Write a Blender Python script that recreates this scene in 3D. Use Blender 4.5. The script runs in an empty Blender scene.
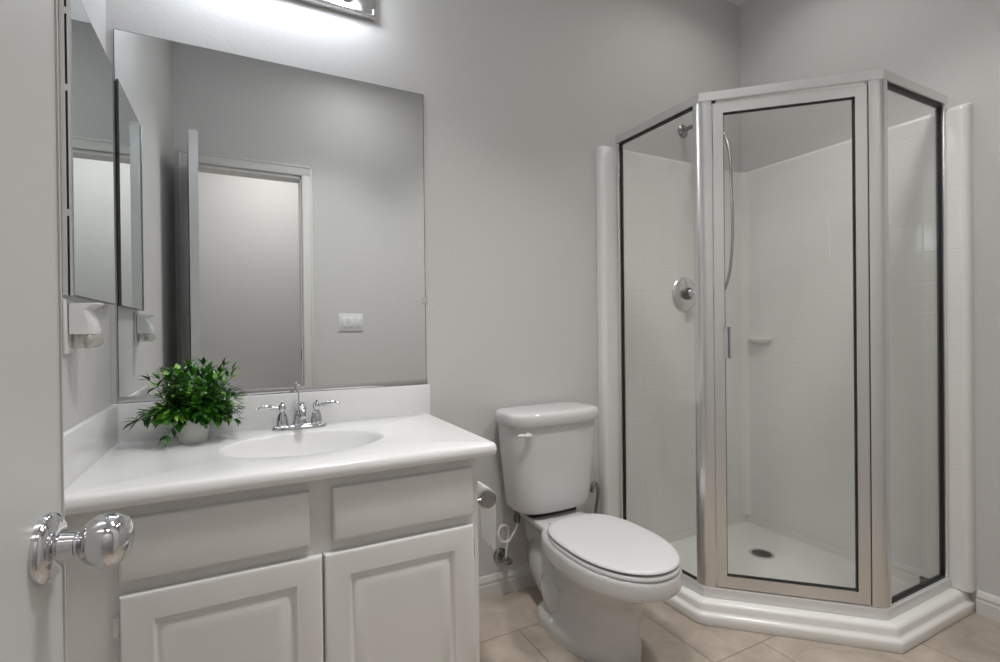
import bpy, bmesh, math, random
import numpy as np
from mathutils import Vector, Matrix

random.seed(7)
PI = math.pi
scene = bpy.context.scene
C = scene.collection

# ------------------------------------------------------------------ camera
CAM = Vector((0.3263, -1.7711, 1.0477))
YAW, PITCH, ROLL, FPX = 0.4777, -0.0041, -0.0111, 501.9089
fw = Vector((math.sin(YAW)*math.cos(PITCH), math.cos(YAW)*math.cos(PITCH), math.sin(PITCH)))
rt = Vector((math.cos(YAW), -math.sin(YAW), 0))
up = rt.cross(fw)
rt2 = math.cos(ROLL)*rt + math.sin(ROLL)*up
up2 = -math.sin(ROLL)*rt + math.cos(ROLL)*up
cam_data = bpy.data.cameras.new('camera')
cam_data.sensor_fit = 'HORIZONTAL'
cam_data.sensor_width = 36.0
cam_data.lens = FPX*36.0/1000.0
cam_data.clip_start = 0.02
cam = bpy.data.objects.new('camera', cam_data)
M = Matrix.Identity(4)
for i in range(3):
    M[i][0] = rt2[i]; M[i][1] = up2[i]; M[i][2] = -fw[i]; M[i][3] = CAM[i]
cam.matrix_world = M
C.objects.link(cam)
scene.camera = cam

# ------------------------------------------------------------------ world, lamps, exposure
world = bpy.data.worlds.new('world'); scene.world = world
world.use_nodes = True
world.node_tree.nodes['Background'].inputs[0].default_value = (0.9, 0.93, 1, 1)
world.node_tree.nodes['Background'].inputs[1].default_value = 0.3

scene.view_settings.view_transform = 'Standard'
scene.view_settings.look = 'None'
scene.view_settings.gamma = 1
scene.view_settings.use_curve_mapping = False
scene.view_settings.exposure = 0.0

ROOM_W, ROOM_Y, ROOM_H = 2.6913, -1.67, 2.74
BULB_STRENGTH = 23.0
HALL_FILL_W = 13.5
FILL_LIGHTS = [(0.80, -0.98, 7.8, 98), (1.90, -1.10, 6.2, 104), (2.20, -0.50, 1.6, 150), (1.00, -1.24, 2.2, 172)]   # unseen fill lights added to brighten the room: x, y, watts, beam angle
def area_lamp(name, loc, w, size, color, spread=180):
    l = bpy.data.lights.new(name, 'AREA'); l.energy = w; l.size = size; l.shape = 'DISK'; l.color = color; l.spread = math.radians(spread)
    o = bpy.data.objects.new(name, l); o.location = loc; C.objects.link(o); return o
for x_, y_, w_, sp_ in FILL_LIGHTS:
    area_lamp('fill_light_lamp', (x_, y_, ROOM_H-0.012), w_, 0.24, (1, 0.98, 0.955), sp_)
area_lamp('hall_fill_lamp', (0.60, -2.15, ROOM_H-0.085), HALL_FILL_W, 0.34, (1, 0.98, 0.955))  # unseen hall light, added as fill through the doorway

# ------------------------------------------------------------------ materials
def mat(name, col, rough=0.5, metal=0.0, spec=0.5, bump=None, coat=0.0):
    m = bpy.data.materials.new(name); m.use_nodes = True
    nt = m.node_tree; b = nt.nodes['Principled BSDF']
    b.inputs['Base Color'].default_value = (*col, 1)
    b.inputs['Roughness'].default_value = rough
    b.inputs['Metallic'].default_value = metal
    b.inputs['Specular IOR Level'].default_value = spec
    b.inputs['Coat Weight'].default_value = coat
    if bump:
        sc, st = bump
        tc = nt.nodes.new('ShaderNodeTexCoord')
        nz = nt.nodes.new('ShaderNodeTexNoise'); nz.inputs['Scale'].default_value = sc; nz.inputs['Detail'].default_value = 3
        bp = nt.nodes.new('ShaderNodeBump'); bp.inputs['Strength'].default_value = st; bp.inputs['Distance'].default_value = 0.004
        nt.links.new(tc.outputs['Object'], nz.inputs['Vector'])
        nt.links.new(nz.outputs['Fac'], bp.inputs['Height'])
        nt.links.new(bp.outputs['Normal'], b.inputs['Normal'])
    return m

def emit(name, col, strength):
    m = bpy.data.materials.new(name); m.use_nodes = True
    b = m.node_tree.nodes['Principled BSDF']
    b.inputs['Base Color'].default_value = (0.9, 0.9, 0.9, 1)
    b.inputs['Emission Color'].default_value = (*col, 1)
    b.inputs['Emission Strength'].default_value = strength
    return m

def glass(name, tint, refl=1.45):
    m = bpy.data.materials.new(name); m.use_nodes = True
    nt = m.node_tree; nt.nodes.clear()
    out = nt.nodes.new('ShaderNodeOutputMaterial')
    mix = nt.nodes.new('ShaderNodeMixShader')
    tr = nt.nodes.new('ShaderNodeBsdfTransparent'); tr.inputs[0].default_value = (*tint, 1)
    gl = nt.nodes.new('ShaderNodeBsdfGlossy'); gl.inputs['Roughness'].default_value = 0.0
    fr = nt.nodes.new('ShaderNodeFresnel')
    geo = nt.nodes.new('ShaderNodeNewGeometry'); mr = nt.nodes.new('ShaderNodeMapRange')   # same reflectance on entry and exit of the pane
    mr.inputs['To Min'].default_value = refl; mr.inputs['To Max'].default_value = 1.0/refl
    nt.links.new(geo.outputs['Backfacing'], mr.inputs['Value']); nt.links.new(mr.outputs['Result'], fr.inputs['IOR'])
    nt.links.new(fr.outputs[0], mix.inputs[0]); nt.links.new(tr.outputs[0], mix.inputs[1]); nt.links.new(gl.outputs[0], mix.inputs[2])
    nt.links.new(mix.outputs[0], out.inputs[0])
    return m

WALL = mat('wall_paint', (0.63, 0.621, 0.612), 0.6, bump=(75, 0.22))
CEIL = mat('ceiling_paint', (0.80, 0.795, 0.785), 0.7, bump=(60, 0.2))
TRIM = mat('trim_paint', (0.70, 0.69, 0.67), 0.35)
DOORP = mat('door_paint', (0.57, 0.57, 0.56), 0.32)
CABINET = mat('cabinet_paint', (0.74, 0.735, 0.72), 0.38)
DARKGAP = mat('dark_gap', (0.03, 0.03, 0.03), 0.8)
MARBLE = mat('cultured_marble', (0.82, 0.82, 0.82), 0.16)
PORC = mat('porcelain', (0.64, 0.638, 0.63), 0.1, coat=0.3)
SEATM = mat('seat_plastic', (0.68, 0.685, 0.695), 0.25)
CHROME = mat('chrome', (0.66, 0.66, 0.68), 0.06, 1.0)
SATIN = mat('satin_aluminium', (0.80, 0.795, 0.79), 0.27, 1.0)
SILLM = mat('sill_aluminium', (0.80, 0.80, 0.79), 0.4, 0.35)
MIRROR = mat('mirror_silver', (0.86, 0.88, 0.88), 0.0, 1.0)
MEDGLASS = mat('cabinet_mirror_silver', (0.74, 0.80, 0.79), 0.0, 1.0)
MIRROREDGE = mat('mirror_edge', (0.10, 0.12, 0.115), 0.25)
RUB_GAPSHADE = mat('gasket_and_gap_shade', (0.012, 0.012, 0.012), 0.5)  # rubber gaskets, and black fill standing in for shade in gaps
SHOWERGLASS = glass('shower_glass', (0.975, 0.982, 0.972))
ACRYLIC_PAN = mat('acrylic_pan', (0.84, 0.835, 0.81), 0.22)
PLASTIC = mat('white_plastic', (0.78, 0.78, 0.78), 0.35)
CLEARP = mat('frosted_clear_plastic', (0.72, 0.71, 0.66), 0.12)
CLEARP.node_tree.nodes['Principled BSDF'].inputs['Transmission Weight'].default_value = 0.7
PAPER = mat('toilet_paper', (0.82, 0.81, 0.80), 0.9)
def paper_mat():
    m = bpy.data.materials.new('tissue_paper'); m.use_nodes = True
    nt = m.node_tree; nt.nodes.clear()
    out = nt.nodes.new('ShaderNodeOutputMaterial'); mix = nt.nodes.new('ShaderNodeMixShader'); mix.inputs[0].default_value = 0.5
    d = nt.nodes.new('ShaderNodeBsdfDiffuse'); d.inputs[0].default_value = (0.92, 0.91, 0.90, 1)
    t = nt.nodes.new('ShaderNodeBsdfTranslucent'); t.inputs[0].default_value = (0.92, 0.91, 0.90, 1)
    nt.links.new(d.outputs[0], mix.inputs[1]); nt.links.new(t.outputs[0], mix.inputs[2]); nt.links.new(mix.outputs[0], out.inputs[0])
    return m
TISSUE = paper_mat()
POTM = mat('pot_ceramic', (0.74, 0.73, 0.72), 0.45)
SOIL = mat('soil', (0.05, 0.04, 0.03), 0.9)
HOSEW = mat('white_braided_hose', (0.72, 0.71, 0.69), 0.4)
CHROME_DARKREFL = mat('chrome_dark_reflections', (0.33, 0.33, 0.33), 0.12, 1.0)  # chrome with the dark surroundings it mirrors put into its colour
DARKMETAL = mat('dark_drain_metal', (0.16, 0.155, 0.15), 0.35, 1.0)
HOSEM = mat('hose_metal', (0.50, 0.49, 0.47), 0.25, 1.0)
BULB = emit('lit_bulb', (0.86, 0.92, 1.0), BULB_STRENGTH)
DIFF = emit('added_fill_diffuser', (1, 0.97, 0.93), 2.0)  # glow for the added fill lights

def leaf_mat():
    m = bpy.data.materials.new('leaf_green'); m.use_nodes = True
    nt = m.node_tree; b = nt.nodes['Principled BSDF']; b.inputs['Roughness'].default_value = 0.38
    at = nt.nodes.new('ShaderNodeVertexColor'); at.layer_name = 'leafcol'
    nt.links.new(at.outputs['Color'], b.inputs['Base Color'])
    return m
LEAF = leaf_mat()
STEM = mat('stem_green', (0.06, 0.12, 0.03), 0.6)

def tile_floor():
    m = bpy.data.materials.new('floor_tile'); m.use_nodes = True
    nt = m.node_tree; b = nt.nodes['Principled BSDF']
    tc = nt.nodes.new('ShaderNodeTexCoord')
    mp = nt.nodes.new('ShaderNodeMapping'); mp.inputs['Location'].default_value = (-0.725, 0.25, 0)
    br = nt.nodes.new('ShaderNodeTexBrick')
    br.offset = 0.5; br.offset_frequency = 2; br.squash = 1
    br.inputs['Scale'].default_value = 1.0
    br.inputs['Brick Width'].default_value = 0.45; br.inputs['Row Height'].default_value = 0.44
    br.inputs['Mortar Size'].default_value = 0.0025; br.inputs['Mortar Smooth'].default_value = 0.3
    br.inputs['Color1'].default_value = (0.47, 0.41, 0.35, 1); br.inputs['Color2'].default_value = (0.43, 0.375, 0.32, 1)
    br.inputs['Mortar'].default_value = (0.27, 0.225, 0.185, 1)
    n1 = nt.nodes.new('ShaderNodeTexNoise'); n1.inputs['Scale'].default_value = 5; n1.inputs['Detail'].default_value = 8; n1.inputs['Roughness'].default_value = 0.65
    n1.inputs['Distortion'].default_value = 1.2
    rp = nt.nodes.new('ShaderNodeValToRGB'); rp.color_ramp.elements[0].position = 0.3; rp.color_ramp.elements[0].color = (0.70, 0.68, 0.66, 1)
    rp.color_ramp.elements[1].position = 0.72; rp.color_ramp.elements[1].color = (1.22, 1.2, 1.18, 1)
    mx = nt.nodes.new('ShaderNodeMix'); mx.data_type = 'RGBA'; mx.blend_type = 'MULTIPLY'; mx.inputs[0].default_value = 1.0
    nt.links.new(tc.outputs['Object'], mp.inputs['Vector']); nt.links.new(mp.outputs['Vector'], br.inputs['Vector'])
    nt.links.new(tc.outputs['Object'], n1.inputs['Vector']); nt.links.new(n1.outputs['Fac'], rp.inputs['Fac'])
    nt.links.new(br.outputs['Color'], mx.inputs[6]); nt.links.new(rp.outputs['Color'], mx.inputs[7])
    nt.links.new(mx.outputs[2], b.inputs['Base Color'])
    bp = nt.nodes.new('ShaderNodeBump'); bp.inputs['Strength'].default_value = 0.4; bp.inputs['Distance'].default_value = 0.002; bp.invert = True
    nt.links.new(br.outputs['Fac'], bp.inputs['Height']); nt.links.new(bp.outputs['Normal'], b.inputs['Normal'])
    b.inputs['Roughness'].default_value = 0.42
    return m
FLOORM = tile_floor()

def acrylic_tile(name, axis):
    """glossy white surround panel embossed with faint square tile joints (axis: the horizontal one)"""
    m = bpy.data.materials.new(name); m.use_nodes = True
    nt = m.node_tree; b = nt.nodes['Principled BSDF']
    b.inputs['Base Color'].default_value = (0.82, 0.815, 0.795, 1); b.inputs['Roughness'].default_value = 0.14
    tc = nt.nodes.new('ShaderNodeTexCoord'); sp = nt.nodes.new('ShaderNodeSeparateXYZ'); cb = nt.nodes.new('ShaderNodeCombineXYZ')
    nt.links.new(tc.outputs['Object'], sp.inputs[0])
    nt.links.new(sp.outputs[axis], cb.inputs[0]); nt.links.new(sp.outputs[2], cb.inputs[1])
    br = nt.nodes.new('ShaderNodeTexBrick'); br.offset = 0.0
    br.inputs['Scale'].default_value = 1.0; br.inputs['Brick Width'].default_value = 0.113; br.inputs['Row Height'].default_value = 0.113
    br.inputs['Mortar Size'].default_value = 0.004; br.inputs['Mortar Smooth'].default_value = 1.0
    nt.links.new(cb.outputs[0], br.inputs['Vector'])
    bp = nt.nodes.new('ShaderNodeBump'); bp.inputs['Strength'].default_value = 0.25; bp.inputs['Distance'].default_value = 0.002; bp.invert = True
    nt.links.new(br.outputs['Fac'], bp.inputs['Height']); nt.links.new(bp.outputs['Normal'], b.inputs['Normal'])
    return m
SURR_BACK = acrylic_tile('acrylic_surround_back', 0)
SURR_RIGHT = acrylic_tile('acrylic_surround_right', 1)

# ------------------------------------------------------------------ builders
def bx(bm, x0, x1, y0, y1, z0, z1, bev=0.0, seg=2):
    r = bmesh.ops.create_cube(bm, size=1)
    vs = r['verts']
    for v in vs:
        v.co = Vector((x0 if v.co.x < 0 else x1, y0 if v.co.y < 0 else y1, z0 if v.co.z < 0 else z1))
    if bev > 0:
        es = {e for v in vs for e in v.link_edges}
        bmesh.ops.bevel(bm, geom=list(es), offset=bev, segments=seg, profile=0.5, affect='EDGES')
    return bm

def loft(bm, rings, close_ring=True, cap0=False, cap1=False):
    R = [[bm.verts.new(p) for p in ring] for ring in rings]
    n = len(R[0])
    for a, b in zip(R, R[1:]):
        for i in range(n if close_ring else n-1):
            j = (i+1) % n
            try: bm.faces.new((a[i], a[j], b[j], b[i]))
            except ValueError: pass
    if cap0: bm.faces.new(list(reversed(R[0])))
    if cap1: bm.faces.new(R[-1])
    return R

def frame_for(d):
    d = d.normalized(); a = Vector((0, 0, 1)) if abs(d.z) < 0.9 else Vector((1, 0, 0))
    u = d.cross(a).normalized(); return d, u, d.cross(u).normalized()

def tube(bm, pts, rad, n=16, caps=True):
    pts = [Vector(p) for p in pts]
    rads = rad if isinstance(rad, (list, tuple)) else [rad]*len(pts)
    rings = []; prev = None
    for i, p in enumerate(pts):
        d = (pts[min(i+1, len(pts)-1)] - pts[max(i-1, 0)]).normalized()
        if prev is None: _, u, w = frame_for(d)
        else:
            u = (prev - d*prev.dot(d)).normalized(); w = d.cross(u)
        prev = u
        rings.append([p + rads[i]*(math.cos(2*PI*k/n)*u + math.sin(2*PI*k/n)*w) for k in range(n)])
    loft(bm, rings, True, caps, caps)

def spline(pts, n=8):
    """Catmull-Rom through pts"""
    P = [np.array(p, float) for p in pts]; P = [2*P[0]-P[1]] + P + [2*P[-1]-P[-2]]
    out = []
    for i in range(1, len(P)-2):
        for k in range(n):
            t = k/n
            out.append(0.5*((2*P[i]) + (-P[i-1]+P[i+1])*t + (2*P[i-1]-5*P[i]+4*P[i+1]-P[i+2])*t*t + (-P[i-1]+3*P[i]-3*P[i+1]+P[i+2])*t**3))
    out.append(P[-2]); return out

def lathe(bm, prof, base, axis, n=32, caps=True):
    """prof: (distance along axis, radius)"""
    base = Vector(base); d, u, w = frame_for(Vector(axis))
    rings = [[base + d*a + r*(math.cos(2*PI*k/n)*u + math.sin(2*PI*k/n)*w) for k in range(n)] for a, r in prof]
    loft(bm, rings, True, caps, caps)

def obj(name, bm, m, parent=None, smooth=True, angle=40):
    bmesh.ops.recalc_face_normals(bm, faces=bm.faces[:])
    off = Vector((0, 0, 0)); p = parent
    while p is not None: off += p.location; p = p.parent
    if off.length: bmesh.ops.translate(bm, verts=bm.verts[:], vec=-off)
    me = bpy.data.meshes.new(name); bm.to_mesh(me); bm.free()
    me.materials.append(m)
    if smooth:
        for p in me.polygons: p.use_smooth = True
        try: me.set_sharp_from_angle(angle=math.radians(angle))
        except Exception: pass
    o = bpy.data.objects.new(name, me); C.objects.link(o)
    if parent: o.parent = parent
    return o

def B(): return bmesh.new()
def box(name, m, parent, *a, bev=0.0): return obj(name, bx(B(), *a, bev=bev), m, parent)

def thing(name, label, cat, loc):
    o = bpy.data.objects.new(name, None); o.empty_display_size = 0.05; C.objects.link(o)
    o.location = loc; o['label'] = label; o['category'] = cat
    return o
def tag(o, label, cat, group=None):
    o['label'] = label; o['category'] = cat
    if group: o['group'] = group
    return o
def struct(o, label, cat):
    o['kind'] = 'structure'; o['label'] = label; o['category'] = cat; return o

# ------------------------------------------------------------------ the room shell
T = 0.11
HALL_Y = -2.85
struct(box('floor', FLOORM, None, -1.3, 2.95, HALL_Y-T, T, -0.05, 0), 'beige tan square tile floor in offset rows', 'floor')
struct(box('ceiling', CEIL, None, -1.3, 2.95, HALL_Y-T, T, ROOM_H, ROOM_H+0.05), 'white ceiling over the bathroom', 'ceiling')
struct(box('wall_back', WALL, None, -T, ROOM_W+T, 0, T, 0, ROOM_H), 'grey white textured wall behind the vanity and toilet', 'wall')
struct(box('wall_left', WALL, None, -T, 0, ROOM_Y, 0, 0, ROOM_H), 'pale wall on the left carrying the mirrored cabinet', 'wall')
struct(box('wall_right', WALL, None, ROOM_W, ROOM_W+T, ROOM_Y, 0, 0, ROOM_H), 'pale wall on the right beside the shower', 'wall')
DX0, DX1, DH = 0.085, 0.682, 2.035
b = B()
bx(b, -1.3, DX0, ROOM_Y-T, ROOM_Y, 0, ROOM_H); bx(b, DX1, 2.95, ROOM_Y-T, ROOM_Y, 0, ROOM_H); bx(b, DX0, DX1, ROOM_Y-T, ROOM_Y, DH, ROOM_H)
struct(obj('wall_front', b, WALL, smooth=False), 'wall with the doorway, seen in the vanity mirror', 'wall')
struct(box('wall_hall', WALL, None, -1.3, 2.95, HALL_Y-T, HALL_Y, 0, ROOM_H), 'hall wall beyond the doorway, seen in the vanity mirror', 'wall')

# baseboards: profile (out from wall, z)
BB = [(0, 0), (0.014, 0), (0.014, 0.048), (0.012, 0.052), (0.012, 0.058), (0.0135, 0.062), (0.011, 0.072), (0.006, 0.081), (0, 0.083)]
def baseboard(name, p0, p1, nrm, label):
    p0, p1, nrm = Vector(p0), Vector(p1), Vector(nrm)
    bm = B()
    loft(bm, [[p + nrm*o_ + Vector((0, 0, z)) for o_, z in BB] for p in (p0, p1)], True, True, True)
    return struct(obj(name, bm, TRIM, angle=25), label, 'baseboard')
baseboard('baseboard_back', (0.90, 0, 0), (1.735, 0, 0), (0, -1, 0), 'white baseboard running behind the toilet')
baseboard('baseboard_right', (ROOM_W, -0.95, 0), (ROOM_W, ROOM_Y, 0), (-1, 0, 0), 'white baseboard right of the shower curb')
baseboard('baseboard_front', (0.757, ROOM_Y, 0), (ROOM_W-0.015, ROOM_Y, 0), (0, 1, 0), 'white baseboard below the light switch')

# door casing and jambs (seen in the mirror)
def casing_profile_box(bm, x0, x1, z0, z1):
    bx(bm, x0, x1, ROOM_Y, ROOM_Y+0.012, z0, z1, 0.003)
b = B()
casing_profile_box(b, DX0-0.065, DX0-0.004, 0, DH+0.004); casing_profile_box(b, DX1+0.004, DX1+0.066, 0, DH+0.004)
casing_profile_box(b, DX0-0.065, DX1+0.066, DH+0.004, DH+0.066)
bx(b, DX0-0.065, DX0-0.052, ROOM_Y, ROOM_Y+0.017, 0, DH+0.066, 0.003)
bx(b, DX1+0.053, DX1+0.066, ROOM_Y, ROOM_Y+0.017, 0, DH+0.066, 0.003)
bx(b, DX0-0.065, DX1+0.066, ROOM_Y, ROOM_Y+0.017, DH+0.053, DH+0.066, 0.003)
struct(obj('trim_1', b, TRIM), 'white casing round the doorway, seen in the vanity mirror', 'door casing')
b = B()
bx(b, DX0-0.002, DX0+0.016, ROOM_Y-T, ROOM_Y, 0, DH); bx(b, DX1-0.006, DX1+0.002, ROOM_Y-T, ROOM_Y, 0, DH); bx(b, DX0, DX1, ROOM_Y-T, ROOM_Y, DH-0.016, DH+0.002)
jamb = struct(obj('trim_2', b, TRIM), 'white door jamb lining the doorway, seen in the vanity mirror', 'door jamb')
box('strike_plate', DARKMETAL, jamb, DX1-0.008, DX1-0.0055, ROOM_Y-0.05, ROOM_Y-0.02, 0.86, 0.93)

# ------------------------------------------------------------------ open door on the left
DU = Vector((0.053, 0.60, 0)).normalized(); DN = Vector((DU.y, -DU.x, 0))
DF = Vector((0.153, -1.07, 0)); DL = 0.575; DT = 0.035
door = struct(thing('door_1', 'white open door with a chrome knob at the left edge', 'door', (DF.x, DF.y, 0)), 'white open door with a chrome knob at the left edge', 'door')
def oriented_box(bm, o, u, n, du0, du1, dn0, dn1, z0, z1, bev=0.0):
    r = bmesh.ops.create_cube(bm, size=1); vs = r['verts']
    for v in vs:
        a = du0 if v.co.x < 0 else du1; c_ = dn0 if v.co.y < 0 else dn1; z = z0 if v.co.z < 0 else z1
        v.co = o + u*a + n*c_ + Vector((0, 0, z))
    if bev: bmesh.ops.bevel(bm, geom=list({e for v in vs for e in v.link_edges}), offset=bev, segments=2, affect='EDGES')
b = B(); oriented_box(b, DF, DU, DN, -DL, 0, -DT, 0, 0.012, 2.025, 0.002)
obj('door_panel', b, DOORP, door)
KC = DF - DU*0.043 + Vector((0, 0, 0.832))
for s, nm in ((1, 'near'), (-1, 'far')):
    base = KC if s > 0 else KC - DN*DT + Vector((0, 0, 0.04))
    ax = DN*s
    b = B(); lathe(b, [(0, 0.0345), (0.004, 0.0345), (0.007, 0.033), (0.010, 0.029), (0.0125, 0.024), (0.014, 0.016)], base, ax, 48)
    rose = obj('rosette', b, CHROME, door)
    b = B()
    lathe(b, [(0.0125, 0.0145), (0.022, 0.013), (0.026, 0.0125), (0.0265, 0.0105), (0.0285, 0.0105), (0.029, 0.0125), (0.032, 0.0165), (0.036, 0.0215), (0.042, 0.0258), (0.049, 0.0275),
              (0.056, 0.0272), (0.062, 0.0255), (0.067, 0.0222), (0.071, 0.0165), (0.0735, 0.009), (0.0745, 0.002)], base, ax, 48)
    obj('knob', b, CHROME, door)
b = B(); oriented_box(b, DF, DU, DN, -0.001, 0.0015, -DT*0.5-0.0125, -DT*0.5+0.0125, 0.80, 0.86); obj('latch_plate', b, SATIN, door)
for z in (0.25, 1.05, 1.8):
    b = B(); lathe(b, [(0, 0.006), (0.09, 0.006)], DF - DU*(DL+0.004) + DN*0.003 + Vector((0, 0, z)), (0, 0, 1), 12)
    obj('hinge', b, SATIN, door)

# ------------------------------------------------------------------ light switch on the front wall (mirror view)
sw = thing('light_switch', 'white three gang rocker light switch plate, seen in the vanity mirror', 'light switch', (0.983, ROOM_Y, 1.05))
box('switch_plate', PLASTIC, sw, 0.903, 1.063, ROOM_Y, ROOM_Y+0.006, 1.045, 1.160, bev=0.003)
for k in range(3):
    xc = 0.983 + (k-1)*0.046
    box('rocker', PLASTIC, sw, xc-0.0165, xc+0.0165, ROOM_Y+0.005, ROOM_Y+0.0115, 1.070, 1.136, bev=0.003)

# ------------------------------------------------------------------ vanity cabinet
FY = -0.545      # face of the drawer fronts / doors
FF = FY+0.019    # face frame plane
VX0, VX1 = 0.0, 0.896
VT = 0.703       # underside of the top
van = thing('vanity_cabinet', 'off white vanity cabinet with two raised panel doors under the white top', 'cabinet', (0.448, -0.27, 0))
b = B()
bx(b, VX0+0.001, VX0+0.017, FF+0.018, -0.001, 0.10, VT); bx(b, VX1-0.016, VX1, FF+0.018, -0.001, 0.10, VT)
bx(b, VX0+0.017, VX1-0.016, FF+0.018, -0.001, 0.10, 0.118); bx(b, VX0+0.017, VX1-0.016, -0.008, -0.001, 0.118, VT)
bx(b, VX0+0.001, VX1-0.002, FF+0.075, -0.002, 0.0, 0.10)
obj('carcass', b, CABINET, van, smooth=False)
b = B()
bx(b, VX0+0.001, 0.118, FF, FF+0.018, 0.10, VT-0.001); bx(b, 0.455, 0.526, FF, FF+0.018, 0.10, VT-0.001); bx(b, 0.862, VX1+0.001, FF, FF+0.018, 0.10, VT-0.001)
bx(b, 0.118, 0.862, FF+0.0004, FF+0.018, 0.665, VT-0.001); bx(b, 0.118, 0.862, FF+0.0004, FF+0.018, 0.50, 0.56); bx(b, 0.118, 0.862, FF+0.0004, FF+0.018, 0.10, 0.14)
obj('face_frame', b, CABINET, van, smooth=False)
def rect_loft(bm, x0, x1, z0, z1, prof, yface):
    """prof: (inset, depth behind yface); back at the first entry, closed in the middle"""
    rings = []
    for ins, dep in prof:
        rings.append([Vector((x, yface+dep, z)) for x, z in ((x0+ins, z0+ins), (x1-ins, z0+ins), (x1-ins, z1-ins), (x0+ins, z1-ins))])
    loft(bm, rings, True, True, True)
EDGE = [(0, 0.0185), (0, 0.007), (0.0015, 0.003), (0.005, 0.0008), (0.008, 0)]
for x0, x1 in ((0.107, 0.464), (0.515, 0.877)):
    b = B(); rect_loft(b, x0, x1, 0.551, 0.677, EDGE + [(0.05, 0)], FY)
    obj('drawer_front', b, CABINET, van, angle=35)
PANEL = EDGE + [(0.056, 0), (0.060, 0.003), (0.065, 0.0065), (0.069, 0.007), (0.073, 0.0055), (0.086, 0.0015), (0.090, 0.0006), (0.10, 0.0005)]
for k, (x0, x1) in enumerate(((0.107, 0.4905), (0.4945, 0.877))):
    b = B(); rect_loft(b, x0, x1, 0.085, 0.524, PANEL, FY)
    d = obj('door', b, CABINET, van, angle=35)
    for z in (0.432, 0.14):
        b = B(); xh = x0-0.0035 if k == 0 else x1+0.0035
        lathe(b, [(0, 0.0035), (0.052, 0.0035)], (xh, FF-0.004, z), (0, 0, 1), 12)
        bx(b, xh-0.009, xh+0.003, FF-0.0025, FF-0.0002, z+0.006, z+0.046, 0.0008)
        obj('hinge', b, SATIN, d)

# ------------------------------------------------------------------ vanity top with moulded basin and splashes
ZC, W, D, BT = 0.741, 0.945, 0.566, 0.0175
SX, SY, SA, SB = 0.487, -0.285, 0.207, 0.152
top = thing('vanity_countertop', 'white cultured marble vanity top with a moulded oval basin', 'countertop', (0.47, -0.28, VT))
def rrect_point(th, ins, rc=0.022):
    """point of the inset counter outline along direction th from the basin centre; front right corner rounded"""
    x0, x1, y0, y1 = 0.001+ins, W-ins, -D+ins, -0.001-ins
    dx, dy = math.cos(th), math.sin(th)
    ts = []
    if dx > 1e-9: ts.append((x1-SX)/dx)
    if dx < -1e-9: ts.append((x0-SX)/dx)
    if dy > 1e-9: ts.append((y1-SY)/dy)
    if dy < -1e-9: ts.append((y0-SY)/dy)
    t = min(ts); p = Vector((SX+dx*t, SY+dy*t, 0))
    r = max(rc-ins, 0.004); cx_, cy_ = x1-r, y0+r
    if p.x > cx_ and p.y < cy_:
        lo, hi = 0.0, t
        for _ in range(30):
            m_ = 0.5*(lo+hi); q = Vector((SX+dx*m_, SY+dy*m_))
            inside = not (q.x > cx_ and q.y < cy_ and math.hypot(q.x-cx_, q.y-cy_) > r)
            lo, hi = (m_, hi) if inside else (lo, m_)
        p = Vector((SX+dx*lo, SY+dy*lo, 0))
    return p
ths = sorted([2*PI*k/160 for k in range(160)] + [math.atan2(y-SY, x-SX) % (2*PI) for x, y in ((0.001, -0.001), (W, -0.001), (0.001, -D))] + [(math.atan2(-D-SY, W-SX) % (2*PI)) + e for e in np.linspace(-0.07, 0.07, 13)])
rings = []
for r, z in ((0.04, -0.128), (0.10, -0.127), (0.3, -0.124), (0.5, -0.115), (0.65, -0.102), (0.76, -0.085), (0.85, -0.063), (0.91, -0.042), (0.955, -0.022), (0.98, -0.011), (1.0, -0.0045), (1.02, -0.0012), (1.05, 0)):
    rings.append([Vector((SX+SA*r*math.cos(t), SY+SB*r*math.sin(t), ZC+z)) for t in ths])
def ell_th(t):   # blend: directions of the ellipse points vs outline points use the same t
    return math.atan2(SB*math.sin(t), SA*math.cos(t))
# re-aim ellipse rings so that points run along true directions
rings = [[Vector((SX + (math.cos(t)*s), SY + (math.sin(t)*s), rg[0].z)) for t in ths for s in [r/math.sqrt((math.cos(t)/SA)**2+(math.sin(t)/SB)**2)]]
         for rg, r in zip(rings, (0.04, 0.10, 0.3, 0.5, 0.65, 0.76, 0.85, 0.91, 0.955, 0.98, 1.0, 1.02, 1.05))]
for ins, z in ((0.016, 0), (0.010, -0.0012), (0.005, -0.0045), (0.0015, -0.010), (0, -0.017), (0, -0.024), (0.003, -0.031), (0.009, -0.0355), (0.016, -0.0375), (0.045, -0.0378)):
    ring = []
    for t in ths:
        p = rrect_point(t, ins); p.z = ZC+z; ring.append(p)
    rings.append(ring)
b = B(); loft(b, rings, True, True, False)
obj('counter_slab', b, MARBLE, top, angle=60)
b = B(); bx(b, 0.0012, W-0.001, -BT, -0.0012, ZC-0.003, 0.8475, 0.004); obj('backsplash', b, MARBLE, top)
b = B(); bx(b, 0.0012, BT, -D+0.012, -BT-0.0004, ZC-0.003, 0.8475, 0.004); obj('side_splash', b, MARBLE, top)
b = B(); lathe(b, [(0, 0.024), (0.003, 0.024), (0.004, 0.019), (0.002, 0.017), (0.002, 0.012), (0.007, 0.011), (0.008, 0.004)], (SX, SY, ZC-0.1285), (0, 0, 1), 32)
obj('basin_drain', b, CHROME, top)

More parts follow.
